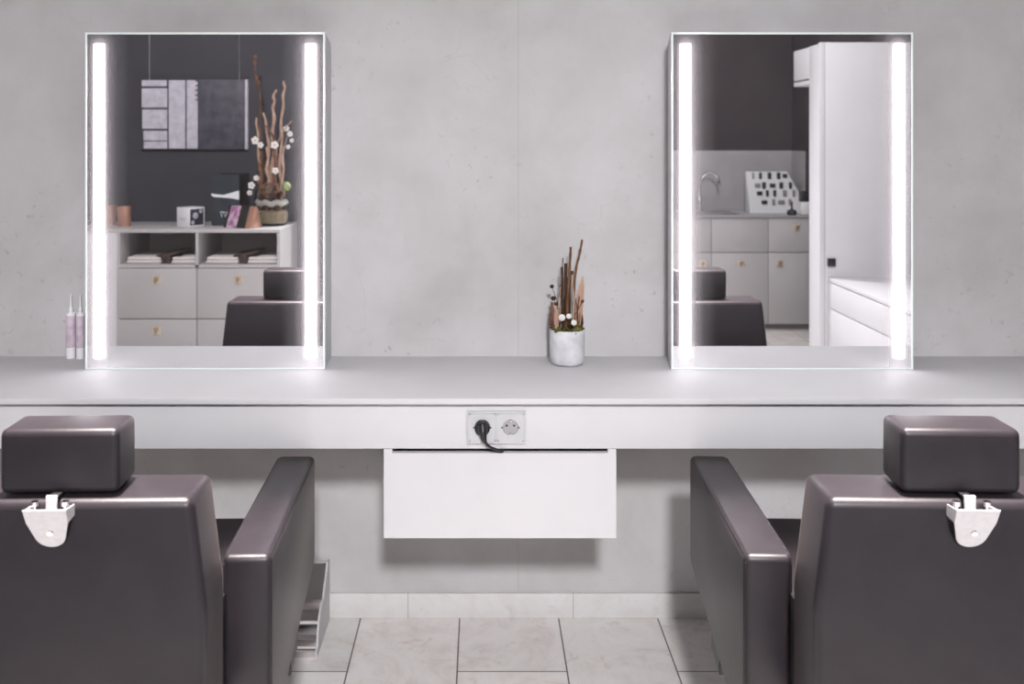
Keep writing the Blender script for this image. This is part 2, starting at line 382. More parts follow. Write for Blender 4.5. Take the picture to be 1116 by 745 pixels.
t = thing('power_plug', 'black mains plug in the left socket with its short cord hanging down', 'plug', (lc, SY-.02, zc))
b = lathe(NB(), [(0, .014), (.015, .014), (.0185, .011), (.0192, .004), (.0192, -.0055), (0, -.0055)], (lc, SY-.008, zc), 28, Matrix.Rotation(PI/2, 4, 'X'))
obj('plug_body', b, M['black'], t)
b = tube(NB(), [(lc, SY-.022, zc+.010), (lc+.001, SY-.030, zc-.004), (lc+.005, SY-.030, zc-.024), (lc+.007, SY-.027, zc-.031)], [.010, .011, .0065, .0048], 14)
obj('plug_grip', b, M['black'], t)
cord = bez([(lc+.006, SY-.027, zc-.028), (lc+.015, SY-.021, zc-.042), (lc+.031, SY-.014, zc-.0525), (lc+.048, SY-.008, zc-.0595), (lc+.0525, SY+.003, zc-.0615), (lc+.051, SY+.02, zc-.0615)], 8)
obj('cord', tube(NB(), cord, .0036, 10), M['black'], t)

# ---------------------------------------------------------------- illuminated mirrors
def make_mirror(x0, x1, label, il, ir):
    z0, z1, yf = CT, 1.757, -.17
    t = thing('lighted_mirror', label, 'mirror', ((x0+x1)/2, -.09, z0), group='lighted mirrors on the styling counter')
    e = .0062
    b = NB()                                   # housing, a little narrower towards the wall
    i = .006
    vs = [b.verts.new(p) for p in ((x0+.001, yf+.012, z0+.0005), (x1-.001, yf+.012, z0+.0005), (x1-.001, yf+.012, z1-.001), (x0+.001, yf+.012, z1-.001),
                                   (x0+il, -.001, z0+.0005), (x1-ir, -.001, z0+.0005), (x1-ir, -.001, z1-.02), (x0+il, -.001, z1-.02))]
    for f in ((0, 1, 2, 3), (5, 4, 7, 6), (1, 0, 4, 5), (2, 1, 5, 6), (3, 2, 6, 7), (0, 3, 7, 4)): b.faces.new([vs[k] for k in f])
    bmesh.ops.recalc_face_normals(b, faces=b.faces[:])
    obj('housing', b, M['white'], t)
    b = NB()                                   # polished rim around the glass
    box(b, x0, x0+e, yf-.001, yf+.012, z0, z1, .001); box(b, x1-e, x1, yf-.001, yf+.012, z0, z1, .001)
    box(b, x0+e, x1-e, yf-.001, yf+.012, z1-e, z1, .001); box(b, x0+e, x1-e, yf-.001, yf+.012, z0, z0+.004, .001)
    obj('glass_rim', b, M['glass_edge'], t, label='pale polished glass rim')
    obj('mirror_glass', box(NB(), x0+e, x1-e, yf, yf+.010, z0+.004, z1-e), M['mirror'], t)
    for xa in (x0+.026, x1-.056):
        obj('light_strip', box(NB(), xa, xa+.030, yf-.005, yf+.001, .824, 1.724, .002, 2), M['led'], t, label='glowing white vertical light strip')
make_mirror(-1.137, -.449, 'lighted mirror above the left chair, reflecting a hanging picture and a sideboard', .006, .008)
make_mirror(.543, 1.237, 'lighted mirror above the right chair, reflecting a tall white cabinet and a kitchenette', .022, .006)

# ---------------------------------------------------------------- salon chairs
def make_chair():
    t = thing('salon_chair', '', 'chair', (0, 0, 0), 0, 'dark leather styling chairs', local=True)
    L = M['leather']
    # backrest, tapered above the arms
    b = prism(NB(), [(-.262, .36), (.262, .36), (.262, .625), (.239, .825), (-.239, .825), (-.262, .625)], 'y', -.086, .056, .017, 4)
    back = obj('backrest', b, L, t, 60)
    for y in (-.071, .042):
        for q in (-1, 1): obj('piping', tube(NB(), [(.2575*q, y, .62), (.2375*q, y, .805), (.232*q, y, .815)], .0016, 6), L, back)
    b = box(NB(), -.104, .104, -.066, .034, .8285, .9425, .013, 4)
    hr = obj('headrest', b, L, t, 60)
    q = .0035
    for y in (-.056, .024): obj('piping', tube(NB(), [(-.104+q, y, .838), (-.104+q, y, .932), (-.094, y, .9425-q), (.094, y, .9425-q), (.104-q, y, .932), (.104-q, y, .838)], .0017, 6), L, hr)
    # bracket: slanted tongue plate behind the backrest carrying the headrest stem
    pts = [(-.037, 0), (.037, 0), (.0355, -.030)]+[(.027*math.cos(a), -.058+.027*math.sin(a)) for a in [-.15-PI*k/14*.905 for k in range(15)]]+[(-.0355, -.030)]
    tilt = Matrix.Translation((0, -.128, .825)) @ Matrix.Rotation(math.radians(25), 4, 'X')
    br = obj('headrest_bracket', prism(NB(), pts, 'y', -.0015, .0015, .001, 1, tilt), M['satin'], t, label='silvery tongue-shaped bracket')
    for x in (-.0355, .033):
        obj('bracket_cheek', prism(NB(), [(-.1265, .8235), (-.086, .819), (-.086, .80), (-.113, .798)], 'x', x, x+.0025), M['satin'], br)
    for x in (-.026, .026): obj('clamp_bolt', tube(NB(), [(x, -.102, .80), (x, -.102, .822), (x, -.102, .8225), (x, -.102, .830), (x, -.102, .831)], [.003, .003, .0065, .0065, .004], 10), M['chrome'], br)
    obj('bracket_pocket', box(NB(), -.0325, .0325, -.107, -.0865, .795, .805), M['black'], br)
    obj('screw', lathe(NB(), [(0, .002), (.005, .002), (.006, 0), (0, 0)], (0, 0, 0), 16, tilt @ Matrix.Translation((.002, -.0015, -.052)) @ Matrix.Rotation(PI/2, 4, 'X')), M['chrome'], br)
    obj('headrest_stem', box(NB(), -.0095, .0095, -.098, -.093, .80, .8375, .001), M['satin'], t, label='flat silvery stem')
    obj('stem_foot', box(NB(), -.0085, .0085, -.094, -.03, .830, .8345, .001), M['black'], t)
    # seat
    obj('seat', box(NB(), -.241, .241, .06, .70, .385, .497, .022, 4), L, t, 60)
    obj('seat_pan', box(NB(), -.24, .24, .0, .66, .345, .385, .004), M['black'], t)
    for sgn in (-1, 1):
        x0, x1 = (.243, .339) if sgn > 0 else (-.339, -.243)
        y0, y1, zt = .11, .72, .643
        prof = [(y0, .262), (y0, zt), (y1, zt), (y1, .385), (y1-.02, .366), (y0+.02, .266)]
        arm = obj('armrest', prism(NB(), prof, 'x', x0, x1, .014, 4), L, t, 60)
        k = .0042
        for x in (x0+k, x1-k):
            obj('piping', tube(NB(), [(x, y0+k-.0005, .30), (x, y0+k-.0005, zt-.017), (x, y0+.016, zt-k+.0005), (x, y1-.016, zt-k+.0005), (x, y1-k+.0005, zt-.017), (x, y1-k+.0005, .40)], .0015, 6), L, arm)
        xa, xb = (.300, .336) if sgn > 0 else (-.336, -.300)
        zb = lambda y: .266+(y-y0-.02)*(.10/.57)
        obj('arm_bumper', prism(NB(), [(.36, zb(.36)+.006), (.45, zb(.45)+.006), (.45, zb(.45)-.034), (.36, zb(.36)-.034)], 'x', xa, xb, .002, 1), M['black'], t, label='small black bumper')
        obj('side_bracket', box(NB(), .246*sgn-.004, .246*sgn+.004, .05, .14, .40, .57, .001), M['black'], t)
        obj('arm_bolt', ball(NB(), (.246*sgn, .052, .575), .0045, (1, 1, 1), 10), M['chrome'], t)
    # lift column and base
    obj('lift_column', lathe(NB(), [(0, .03), (.045, .03), (.045, .22), (.03, .225), (.03, .395), (0, .395)], (0, .27, 0)), M['chrome'], t)
    b = box(NB(), -.26, .26, .02, .52, 0, .022, .006, 3); lathe(b, [(.09, .02), (.07, .034), (.045, .04), (0, .04)], (0, .27, 0))
    obj('base_plate', b, M['chrome'], t)
    return t
ch = make_chair()
ch.location = (-.745, -1.2, 0); ch.rotation_euler = (0, 0, math.radians(1.6))
ch['label'] = 'dark leather salon chair seen from behind, in front of the left mirror, chrome footrest ahead'
dup(ch, (.846, -1.2, 0), math.radians(-2.0), 'dark leather salon chair seen from behind, in front of the right mirror')

# chrome footrest on the floor below the counter
t = thing('footrest', 'polished chrome footrest standing on the tiles below the counter', 'footrest', (-.75, -.12, 0))
def foot_profile(g=0.0):
    arc = [(-(.130+.088*math.sin(a)), .022+.085*math.cos(a)) for a in [PI/2*k/10 for k in range(10, -1, -1)]]
    return [(-.013, 0), (-.236-g, 0), (-.236-g, .016+g), (-.222-g, .018+g)]+[(y-g*.7, z+g*.7) for y, z in arc]+[(-.118, .107+g), (-.036-g, .178+g), (-.013, .178+g)]
obj('footrest_shell', prism(NB(), foot_profile(), 'x', -1.03, -.466), M['brushed'], t, 20)
for x in (-1.036, -.466): obj('side_plate', prism(NB(), foot_profile(.004), 'x', x, x+.006), M['satin'], t, 20)

# ---------------------------------------------------------------- things on the counter
Yp = .10
c0 = P3(618, 360, Yp); cx = c0.x
t = thing('dried_plant_pot', 'dried twig arrangement with moss and white flowers in a cement pot between the mirrors', 'plant pot', (cx, -Yp, CT))
pot = lathe(NB(), [(0, 0), (.036, 0), (.045, .004), (.0495, .013), (.0515, .03), (.0520, .100), (.0505, .103), (.047, .101), (.047, .085), (0, .085)], (cx, -Yp, CT), 40)
obj('pot', pot, M['potcement'], t)
b = NB(); zt = CT+.099
for k in range(70):
    a = random.uniform(0, 2*PI); r = .049*math.sqrt(random.random())
    ball(b, (cx+r*math.cos(a), -Yp+r*math.sin(a), zt+random.uniform(-.006, .010)), random.uniform(.005, .011), (1, 1, .8), 7)
obj('moss', b, M['moss'], t)
def stick(p, r, m, name='twig', y=0.0):
    pts = [P3(px, py, Yp+y+dy) for px, py, dy in p]; pts = bez(pts, 5)
    R = [r*(1-.25*i/len(pts))*(1+.12*math.sin(i*2.1)) for i in range(len(pts))]
    return obj(name, tube(NB(), pts, R, 8), m, t)
stick([(626, 356, 0), (625, 325, .004), (628, 292, .0), (632, 276, -.006), (634.5, 261, -.01)], .0040, M['twig'])
stick([(617, 356, .01), (619, 320, .01), (621, 290, .005), (622, 269, .0)], .0044, M['twig'])
stick([(618, 356, .0), (617, 320, .0), (616.5, 287, .0)], .0062, M['darktwig'])
stick([(614, 356, .01), (613, 320, .01), (612.5, 291, .012)], .0046, M['darktwig'])
stick([(621, 356, -.01), (620, 318, -.01), (621, 296, -.01)], .0050, M['darktwig'])
stick([(612, 356, -.01), (612, 310, .0), (613.5, 281, .0)], .0019, M['darktwig'])
stick([(625, 356, .015), (625, 326, .015), (623.5, 300, .015)], .0030, M['greytwig'])
stick([(608, 356, .02), (609, 335, .02), (611, 312, .02)], .0022, M['greytwig'])
def blade(p, wd, m, name, y):
    pts = [P3(px, py, Yp+y) for px, py in p]; n = len(pts); bm = NB(); rows = []
    for i, q in enumerate(pts):
        s = wd*(math.sin(PI*min(.98, .10+.9*i/(n-1)))**.7)
        rows.append([bm.verts.new(q+Vector((-s, .0, 0))), bm.verts.new(q+Vector((0, .004, 0))), bm.verts.new(q+Vector((s, 0, 0))), bm.verts.new(q+Vector((0, -.0015+.004, 0))+Vector((0, .0015, 0)))])
    for a, c in zip(rows, rows[1:]):
        for k in range(4): bm.faces.new((a[k], a[(k+1) % 4], c[(k+1) % 4], c[k]))
    bm.faces.new(rows[0]); bm.faces.new(rows[-1][::-1]); bmesh.ops.recalc_face_normals(bm, faces=bm.faces[:])
    return obj(name, bm, m, t)
blade([(630, 358), (630.5, 348), (631, 336), (632.5, 322), (634, 311), (635.2, 301)], .0115, M['leaf'], 'dry_leaf', -.004)
blade([(606, 358), (606, 350), (606, 342), (606.5, 333)], .0065, M['leaf'], 'dry_leaf', .03)
blade([(634, 358), (634.5, 352), (635, 342)], .004, M['twig'], 'dry_leaf', .02)
for px, py, r in ((612.5, 346, .0090), (620, 344.5, .0072), (625.5, 351.5, .0075)):
    p = P3(px, py, Yp+.045); b = NB()
    for k in range(9):
        a = 2*PI*k/9; ball(b, p+Vector((math.cos(a)*r*.6, 0, math.sin(a)*r*.6)), r*.5, (1, .5, 1), 7)
    ball(b, p+Vector((0, -.003, 0)), r*.45, (1, .7, 1), 8)
    fl = obj('flower', b, M['daisy'], t)
    obj('flower_stem', tube(NB(), [p+Vector((0, .003, -.001)), Vector((p.x*.6+cx*.4, -Yp-.02, CT+.09))], .0012, 6), M['darktwig'], fl)
for px, py, r in ((601.5, 312, .0065), (612, 312, .0060), (603, 325, .0075), (623, 297, .0068), (606, 331, .006), (635, 328, .005), (611, 322, .0055)):
    p = P3(px, py, Yp+.005); b = ball(NB(), p, r, (1, 1, .9), 9)
    bb = obj('seed_head', b, M['darktwig'] if r > .0058 else M['cone'], t)
    obj('seed_stem', tube(NB(), [p, Vector((p.x*.5+cx*.5, -Yp, (p.z+CT+.1)/2)), Vector((p.x*.25+cx*.75, -Yp, CT+.1))], .0010, 6), M['darktwig'], bb)
b = NB()
for k in range(9):                             # slim ribbed cone at the left rim
    z = k/8; q = P3(601+.8*z, 355-24*z, Yp+.015); lathe(b, [(0, -.003), (.0085*(1-.35*z), -.001), (.0072*(1-.35*z), .005), (0, .006)], q, 12)
obj('ribbed_cone', b, M['cone'], t)
for k in range(14):
    px = random.uniform(604, 632); py = random.uniform(318, 345)
    stick([(px+random.uniform(-3, 3), 357, random.uniform(-.02, .02)), (px, (py+357)/2, 0), (px+random.uniform(-3, 3), py, random.uniform(-.02, .02))], random.uniform(.0011, .0022), random.choice([M['darktwig'], M['twig'], M['greytwig']]))

# two slim bottles by the left edge of the left mirror
def slim_bottle(px, Y, label, wpx, ztop):
    d = 3-Y; X = (px-525)*d/F; r = wpx/2*d/F
    t = thing('slim_bottle', label, 'bottle', (X, -Y, CT), group='slim bottles beside the left mirror')
    h = ztop-CT
    obj('bottle_body', lathe(NB(), [(0, 0), (r*.95, 0), (r, .004), (r, h-.006), (r*.9, h), (0, h)], (X, -Y, CT), 24), M['bottle'], t)
    obj('bottle_label', lathe(NB(), [(r+.0004, h*.24), (r+.0006, h*.25), (r+.0006, h*.92), (r+.0004, h*.93)], (X, -Y, CT), 24), M['label'], t, label='mauve printed band')
    obj('nozzle', lathe(NB(), [(0, h), (r*.45, h), (r*.42, h+.012), (r*.22, h+.018), (r*.12, h+.055), (0, h+.056)], (X, -Y, CT), 16), M['bottle'], t)
slim_bottle(77.3, .022, 'slim mauve and white bottle on the counter, the one further from the left mirror', 10, .929)
slim_bottle(87.5, .028, 'slim mauve and white bottle half tucked against the left mirror edge', 8.5, .929)

# ---------------------------------------------------------------- room behind the camera, seen in the mirrors
def knob(parent, X, y, Z, rim='brass'):
    """square plate handle with a cut-out corner, on a front facing +y"""
    s = .026
    k = obj('handle', prism(NB(), [(X-s, Z-s), (X+s, Z-s), (X+s, Z+s), (X-s, Z+s)], 'y', y, y+.005, .0015, 1), M['brassin'], parent, label='pale brass square handle')
    b = box(NB(), X-.012, X+.012, y+.004, y+.016, Z-.002, Z+.018, .002); box(b, X-.012, X+.002, y+.004, y+.014, Z-.018, Z+.002, .002)
    obj('handle_grip', b, M['brass'], k)

# sideboard
SX0, SX1, SYF, SYB, ST = -2.212, -1.222, -3.32, -3.875, .90
t = thing('sideboard', 'greige sideboard with two open compartments over drawers, below the hanging picture', 'sideboard', ((SX0+SX1)/2, -3.6, 0))
xm = -1.725; th = .018
b = box(NB(), SX0, SX0+th, SYB, SYF-.002, .045, ST-.02); box(b, SX1-th, SX1, SYB, SYF-.002, .045, ST-.02)
box(b, xm-th/2, xm+th/2, SYB, SYF-.002, .67, ST-.02); box(b, SX0+th, SX1-th, SYB, SYF-.002, .668, .686); box(b, SX0+th, SX1-th, SYB, SYF-.02, .045, .063)
obj('carcass', b, M['greycab'], t)
obj('back_panel', box(NB(), SX0+th, SX1-th, SYB, SYB+.012, .063, ST-.02), M['greyin'], t)
b = box(NB(), SX0-.30, SX1, SYB, SYF+.003, ST-.02, ST, .001); obj('sideboard_top', b, M['greycab'], t)
obj('plinth', box(NB(), SX0+.02, SX1-.02, SYB, SYF-.05, 0, .045), M['plinth'], t)
for xa, xb in ((SX0+.001, xm-.0025), (xm+.0025, SX1-.001)):
    for za, zb, zk in ((.361, .664, .594), (.05, .355, .288)):
        d = obj('drawer', box(NB(), xa, xb, SYF-.30, SYF, za, zb, .0015), M['greycab'], t)
        knob(d, (xa+xb)/2, SYF, zk)
# lower open end left of the drawers
b = box(NB(), SX0-.30, SX0-.282, SYB, SYF-.002, 0, ST-.02); box(b, SX0-.282, SX0, SYB, SYF-.002, .045, ST-.02)
obj('end_cabinet', b, M['whitecab'], t)

# folded towels and dark cloths in the compartments
TG = 'folded towels in the sideboard compartments'
def towel(x0, x1, n, label):
    t = thing('folded_towel', label, 'towel', ((x0+x1)/2, SYF-.2, .686), group=TG)
    for k in range(n): obj('towel_fold', box(NB(), x0+.004*k, x1-.003*k, SYF-.34, SYF-.045-.006*k, .6865+.020*k, .7065+.020*k, .008, 3), M['towel'], t)
towel(-2.17, -1.96, 2, 'white folded towel at the left of the left open compartment of the sideboard')
towel(-1.895, -1.745, 2, 'white folded towel at the right of the left open compartment of the sideboard')
towel(-1.685, -1.485, 2, 'white folded towel at the left of the right open compartment of the sideboard')
towel(-1.43, -1.25, 2, 'white folded towel at the right of the right open compartment of the sideboard')
def cloth(x, label):
    b = prism(NB(), [(x-.024, .6867), (x+.022, .6867), (x+.026, .715), (x+.020, .733), (x+.085, .752), (x+.080, .760), (x-.02, .742), (x-.065, .736), (x-.06, .7305), (x-.020, .728)], 'y', SYF-.30, SYF-.05, .002, 2)
    tag(obj('dark_cloth', b, M['darkcloth']), label, 'cloth', 'dark cloths in the sideboard compartments')
# cloth lies between the two towels of each compartment
cloth(-1.926, 'dark folded cloth between the towels of the left open compartment')
cloth(-1.457, 'dark folded cloth between the towels of the right open compartment')

# hanging picture
PY = -3.845
x0, x1, z0, z1 = -2.243, -1.545, 1.379, 1.838
t = thing('hanging_picture', 'dark and pale abstract canvas hanging on two thin wires over the sideboard', 'picture', ((x0+x1)/2, PY, z0))
cv = obj('canvas', box(NB(), x0, x1, PY-.03, PY, z0, z1, .001), M['print_dark'], t)
W = x1-x0; Hh = z1-z0
blocks = [(.005, .24, .905, .99), (.005, .245, .60, .875), (.01, .245, .295, .57), (.02, .245, .125, .265), (.025, .245, .01, .11), (.26, .415, .01, .99), (.43, .512, .01, .99), (.512, .532, .01, .70)]
blocks += [(.512, .53, .72+.068*k, .765+.068*k) for k in range(4)]
for u0, u1, v0, v1 in blocks:
    obj('print_block', box(NB(), x0+W*u0, x0+W*u1, PY-.001, PY+.0012, z0+Hh*v0, z0+Hh*v1), M['print_light'], cv, label='pale lilac printed block')
obj('canvas_edge', box(NB(), x1-.014, x1+.002, PY-.03, PY+.002, z0, z1), M['print_light'], cv, label='pale right edge')
for px in (163, 261):
    X = (px-525)*(3.86+2.66)/F; obj('wire', tube(NB(), [(X, PY-.012, z1), (X, PY-.012, ZC)], .0018, 6), M['wire'], t)

# dark card box
bx0, bx1, byf = -1.702, -1.528, -3.56
t = thing('card_box', 'tall blue-black card box with a white brush streak on the sideboard', 'box', ((bx0+bx1)/2, -3.68, ST))
obj('box_body', box(NB(), bx0, bx1, -3.83, byf-.002, ST, 1.222, .002), M['boxblack'], t)
obj('box_face', box(NB(), bx0, bx1, byf-.002, byf, ST, 1.222), M['boxslate'], t, label='blue-black front face')
def fz(py): return H-(py-150)*6.22/F
def fx(px): return (px-525)*6.22/F
b = prism(NB(), [(fx(230.4), fz(212.5)), (fx(230.4), fz(211)), (fx(243), fz(212.5)), (fx(252), fz(210)), (fx(260.6), fz(207.5)), (fx(260.6), fz(217.5)), (fx(252), fz(216)), (fx(242), fz(215)), (fx(233), fz(214.5))], 'y', byf-.001, byf+.001)
obj('brush_streak', b, M['paper'], t, label='white brush streak')
mk = [(240.5, 230.5), (242, 236.5), (243.5, 232), (245.5, 236), (248, 230.5), (245, 231.5), (241.5, 230.6)]
obj('printed_mark', tube(NB(), [(fx(p), byf+.001, fz(q)) for p, q in mk], .0035, 6), M['paper'], t, label='small white printed mark')

# small white box with a dark printed side
bl = PM(198, 236, 3.47); rot = math.radians(35)
t = thing('small_box', 'small white box with a dark printed side on the left of the sideboard top', 'box', (-1.822, -3.52, ST), rot, local=True)
obj('box_body', box(NB(), -.062, .058, -.062, .058, 0, .122, .004), M['bottle'], t)
b = NB(); box(b, .057, .0595, -.052, .050, .012, .112)
ps = obj('printed_side', b, M['boxslate'], t, label='dark printed side')
for q in ((.0585, .01, .07, .022), (.0585, -.03, .095, .014), (.0585, .03, .03, .015)): obj('print_detail', ball(NB(), q[:3], q[3], (.2, 1, 1)), M['print_light'], ps)
for q in ((.03, .05, .056), (.02, .04, .044)): obj('print_line', box(NB(), -q[0], q[0], .0575, .059, q[1], q[2]), M['print_light'], t)

# triangular gift pack
t = thing('triangular_pack', 'triangular pack with mauve wrap, black band and copper end on the sideboard', 'pack', (-1.455, -3.45, ST), math.radians(24), local=True)
tri = [(-.064, 0), (.064, 0), (.012, .132), (-.012, .132)]
obj('mauve_wrap', prism(NB(), tri, 'x', -.11, -.01, .004, 2), M['ribbon'], t)
tri2 = [(-.067, 0), (.067, 0), (.013, .136), (-.013, .136)]
obj('black_band', prism(NB(), tri2, 'x', -.03, .035, .003, 2), M['boxblack'], t)
obj('black_edge', prism(NB(), tri2, 'x', -.125, -.108, .003, 2), M['boxblack'], t)
b = prism(NB(), tri, 'x', .03, .075, .004, 2)
e = prism(NB(), [(-.05, .006), (.05, .006), (.006, .115), (-.006, .115)], 'x', .07, .082, .006, 2); merge(b, e)
obj('copper_end', b, M['copper'], t, label='copper-coloured folded end')

# glass jar with dried branches
JY = 3.60; jd = JY+2.66; jx = (296-525)*jd/F
t = thing('branch_jar', 'glass jar with a tall dried branch arrangement at the right end of the sideboard', 'vase', (jx, -JY, ST))
obj('jar_glass', lathe(NB(), [(0, 0), (.085, 0), (.100, .012), (.107, .05), (.107, .17), (.098, .215), (.088, .235), (.092, .25), (.092, .262), (.088, .262), (.084, .236), (.094, .214), (.103, .17), (.103, .05), (.096, .016), (0, .012)], (jx, -JY, ST+.001), 32), M['jar'], t)
obj('jar_fill', lathe(NB(), [(0, .016), (.092, .018), (.101, .05), (.1015, .085), (.09, .094), (0, .10)], (jx, -JY, ST), 28), M['sand'], t)
b = NB()
for k in range(46):
    a = random.uniform(0, 2*PI); r = .078*math.sqrt(random.random()); z = random.uniform(.10, .22)
    tube(b, [(jx+r*math.cos(a), -JY+r*math.sin(a), ST+z-.03), (jx+r*math.cos(a+.5), -JY+r*math.sin(a+.5), ST+z+.03)], random.uniform(.006, .013), 7)
obj('bark_pieces', b, M['cone'], t)
b = NB()
for k in range(20):
    a = -PI*k/19; ball(b, (jx+.088*math.cos(a), -JY-.088*math.sin(a)*1.0, ST+.145+.007*math.sin(k*1.3)), .019, (1, .6, .9), 8)
obj('white_ribbon', b, M['daisy'], t, label='white fluffy band inside the jar')
def branch(p, r, m, name='branch'):
    pts = bez([PM(px, py, JY+dy) for px, py, dy in p], 5); n = len(pts)
    ph = p[0][0]
    for i in range(1, n): pts[i] = pts[i]+Vector((math.sin(i*1.3+ph), math.cos(i*1.7+ph), 0))*r*.45
    return obj(name, tube(NB(), pts, [r*(1-.5*i/n)*(1+.22*math.sin(i*1.9+ph)) for i in range(n)], 7), m, t)
G = M['greytwig']
branch([(288, 240, 0), (287, 180, 0), (283, 130, .0), (284, 108, .0), (278, 78, .0), (277.5, 62, 0)], .0075, M['twig'])
branch([(306, 240, .02), (305, 180, .02), (307, 130, .01), (309, 104, 0), (310, 88, 0)], .0115, G)
branch([(296, 240, 0), (297, 170, 0), (298, 130, 0), (298, 112, 0), (300, 98, 0)], .0135, G)
branch([(292, 240, -.02), (293, 190, -.02), (292, 150, -.02), (287, 123, -.02)], .0125, G)
branch([(298, 220, -.03), (300, 170, -.03), (296, 145, -.03), (288, 136, -.03)], .0105, M['cone'])
branch([(283, 240, -.03), (283, 190, -.02), (281, 150, -.02), (279, 128, -.02)], .0100, G)
branch([(301, 220, 0), (300, 180, -.03), (304, 152, -.03), (314, 136, -.02), (318, 132, 0)], .0050, G)
branch([(285, 215, -.05), (284, 190, -.05), (284, 165, -.05)], .0150, M['cone'])
branch([(292, 215, -.06), (292, 190, -.06), (291, 160, -.06)], .0150, G)
branch([(300, 215, -.06), (300, 190, -.05), (299, 163, -.05)], .0150, M['cone'])
branch([(308, 215, -.03), (308, 190, -.03), (309, 160, -.03)], .0110, G)
br = branch([(296, 214, -.09), (286, 208, -.09), (290, 200, -.10), (300, 201, -.10), (303, 208, -.09), (295, 212, -.09)], .0110, M['cone'], 'twisted_root')
def blossom(px, py, r, dy, m, name='blossom'):
    p = PM(px, py, JY+dy); b = NB()
    for k in range(5):
        a = 2*PI*k/5+px; q = p+Vector((math.cos(a)*r*.7, random.uniform(-.004, .004), math.sin(a)*r*.7)); ball(b, q, r*.55, (1, .5, 1), 7)
    obj(name, b, m, t)
for px, py, r, dy in ((278, 153, .026, -.06), (284, 158, .020, -.07), (299, 158, .026, -.06), (312, 140, .019, 0), (316, 146, .019, 0), (318, 153, .014, 0), (314, 160, .015, 0), (274, 202, .024, -.07), (279, 194, .018, -.07), (300, 186, .022, -.09), (272, 210, .018, -.05)):
    blossom(px, py, r*.82, dy, M['daisy'])
branch([(303, 190, 0), (309, 165, 0), (313, 148, 0), (312, 139, 0)], .0030, G)
for px, py in ((278, 62), (277.5, 68), (280, 84), (281, 90)): blossom(px, py, .012, 0, M['cone'], 'bud')
p = PM(312, 203, JY-.03); obj('green_apple', ball(NB(), p, .029, (1, 1, 1), 14), M['green'], t, label='green ball')

# copper tumblers at the left end of the sideboard
def tumbler(px, w, Y, label):
    d = Y+2.66; X = (px-525)*d/F; r = w/2*d/F
    t = thing('copper_tumbler', label, 'tumbler', (X, -Y, ST), group='copper tumblers on the sideboard')
    obj('tumbler_cup', lathe(NB(), [(0, 0), (r*.80, 0), (r*.84, .006), (r, .125), (r*.95, .125), (r*.80, .012), (0, .01)], (X, -Y, ST), 28), M['copper'], t)
    obj('candle', lathe(NB(), [(0, .012), (r*.78, .013), (r*.90, .09), (0, .088)], (X, -Y, ST), 24), M['towel'], t)
tumbler(135.5, 16, 3.52, 'copper tumbler standing near the left end of the sideboard, the right one of two')
tumbler(120.5, 13, 3.60, 'copper tumbler at the left end of the sideboard, half hidden behind the light strip')

# kitchenette
KX0, KX1, KYF, KYB, KT = -.35, 2.525, -4.795, -5.38, .866
t = thing('kitchenette', 'greige kitchenette base units with grey worktop against the dark back wall', 'kitchen unit', (1.1, -5.1, 0))
obj('worktop', box(NB(), KX0, KX1, KYB, KYF+.01, KT-.018, KT, .002), M['worktop'], t)
obj('carcass', box(NB(), KX0, KX1, KYB, KYF-.02, .05, KT-.018), M['greycab'], t)
obj('plinth', box(NB(), KX0+.01, KX1, KYB, KYF-.055, 0, .05), M['plinth'], t)
xs = [-.35, .015, .445, .875, 1.305, 1.735, 2.165, 2.525]
for i, (xa, xb) in enumerate(zip(xs, xs[1:])):
    d1 = obj('drawer', box(NB(), xa+.002, xb-.002, KYF-.02, KYF, .592, KT-.022, .0012), M['greycab'], t)
    d2 = obj('door', box(NB(), xa+.002, xb-.002, KYF-.02, KYF, .05, .586, .0012), M['greycab'], t)
    if i == 6: knob(d1, 2.38, KYF, .776)
    knob(d2, {6: 2.249, 5: 1.958}.get(i, xb-.065), KYF, .504)
t = thing('kitchen_sink', 'stainless sink set in the grey kitchenette worktop', 'sink', (1.72, -5.1, KT))
b = box(NB(), 1.54, 1.96, -5.20, -4.93, KT, KT+.002)
obj('sink_basin', b, M['plinth'], t, label='dark basin')
for a in ((1.52, 1.98, -5.22, -5.20), (1.52, 1.98, -4.93, -4.91), (1.52, 1.54, -5.20, -4.93), (1.96, 1.98, -5.20, -4.93)): obj('sink_rim', box(NB(), *a, KT, KT+.006, .002), M['chrome'], t)
FY = 5.30
t = thing('kitchen_tap', 'chrome swan-neck tap behind the kitchenette sink', 'tap', PM(762.5, 231, FY))
p0 = PM(762.5, 231, FY); p0.z = KT
obj('tap_base', lathe(NB(), [(0, 0), (.028, 0), (.028, .012), (.020, .02), (.020, .10), (.014, .11), (0, .11)], p0, 20), M['chrome'], t)
obj('tap_spout', tube(NB(), bez([p0+Vector((0, 0, .09)), p0+Vector((0, 0, .19)), p0+Vector((.02, .01, .27)), p0+Vector((.07, .04, .305)), p0+Vector((.125, .07, .275)), p0+Vector((.14, .08, .21))], 6), .011, 10), M['chrome'], t)
obj('tap_lever', tube(NB(), [p0+Vector((0, 0, .08)), p0+Vector((-.03, .02, .10)), p0+Vector((-.055, .05, .125))], .008, 8), M['chrome'], t)

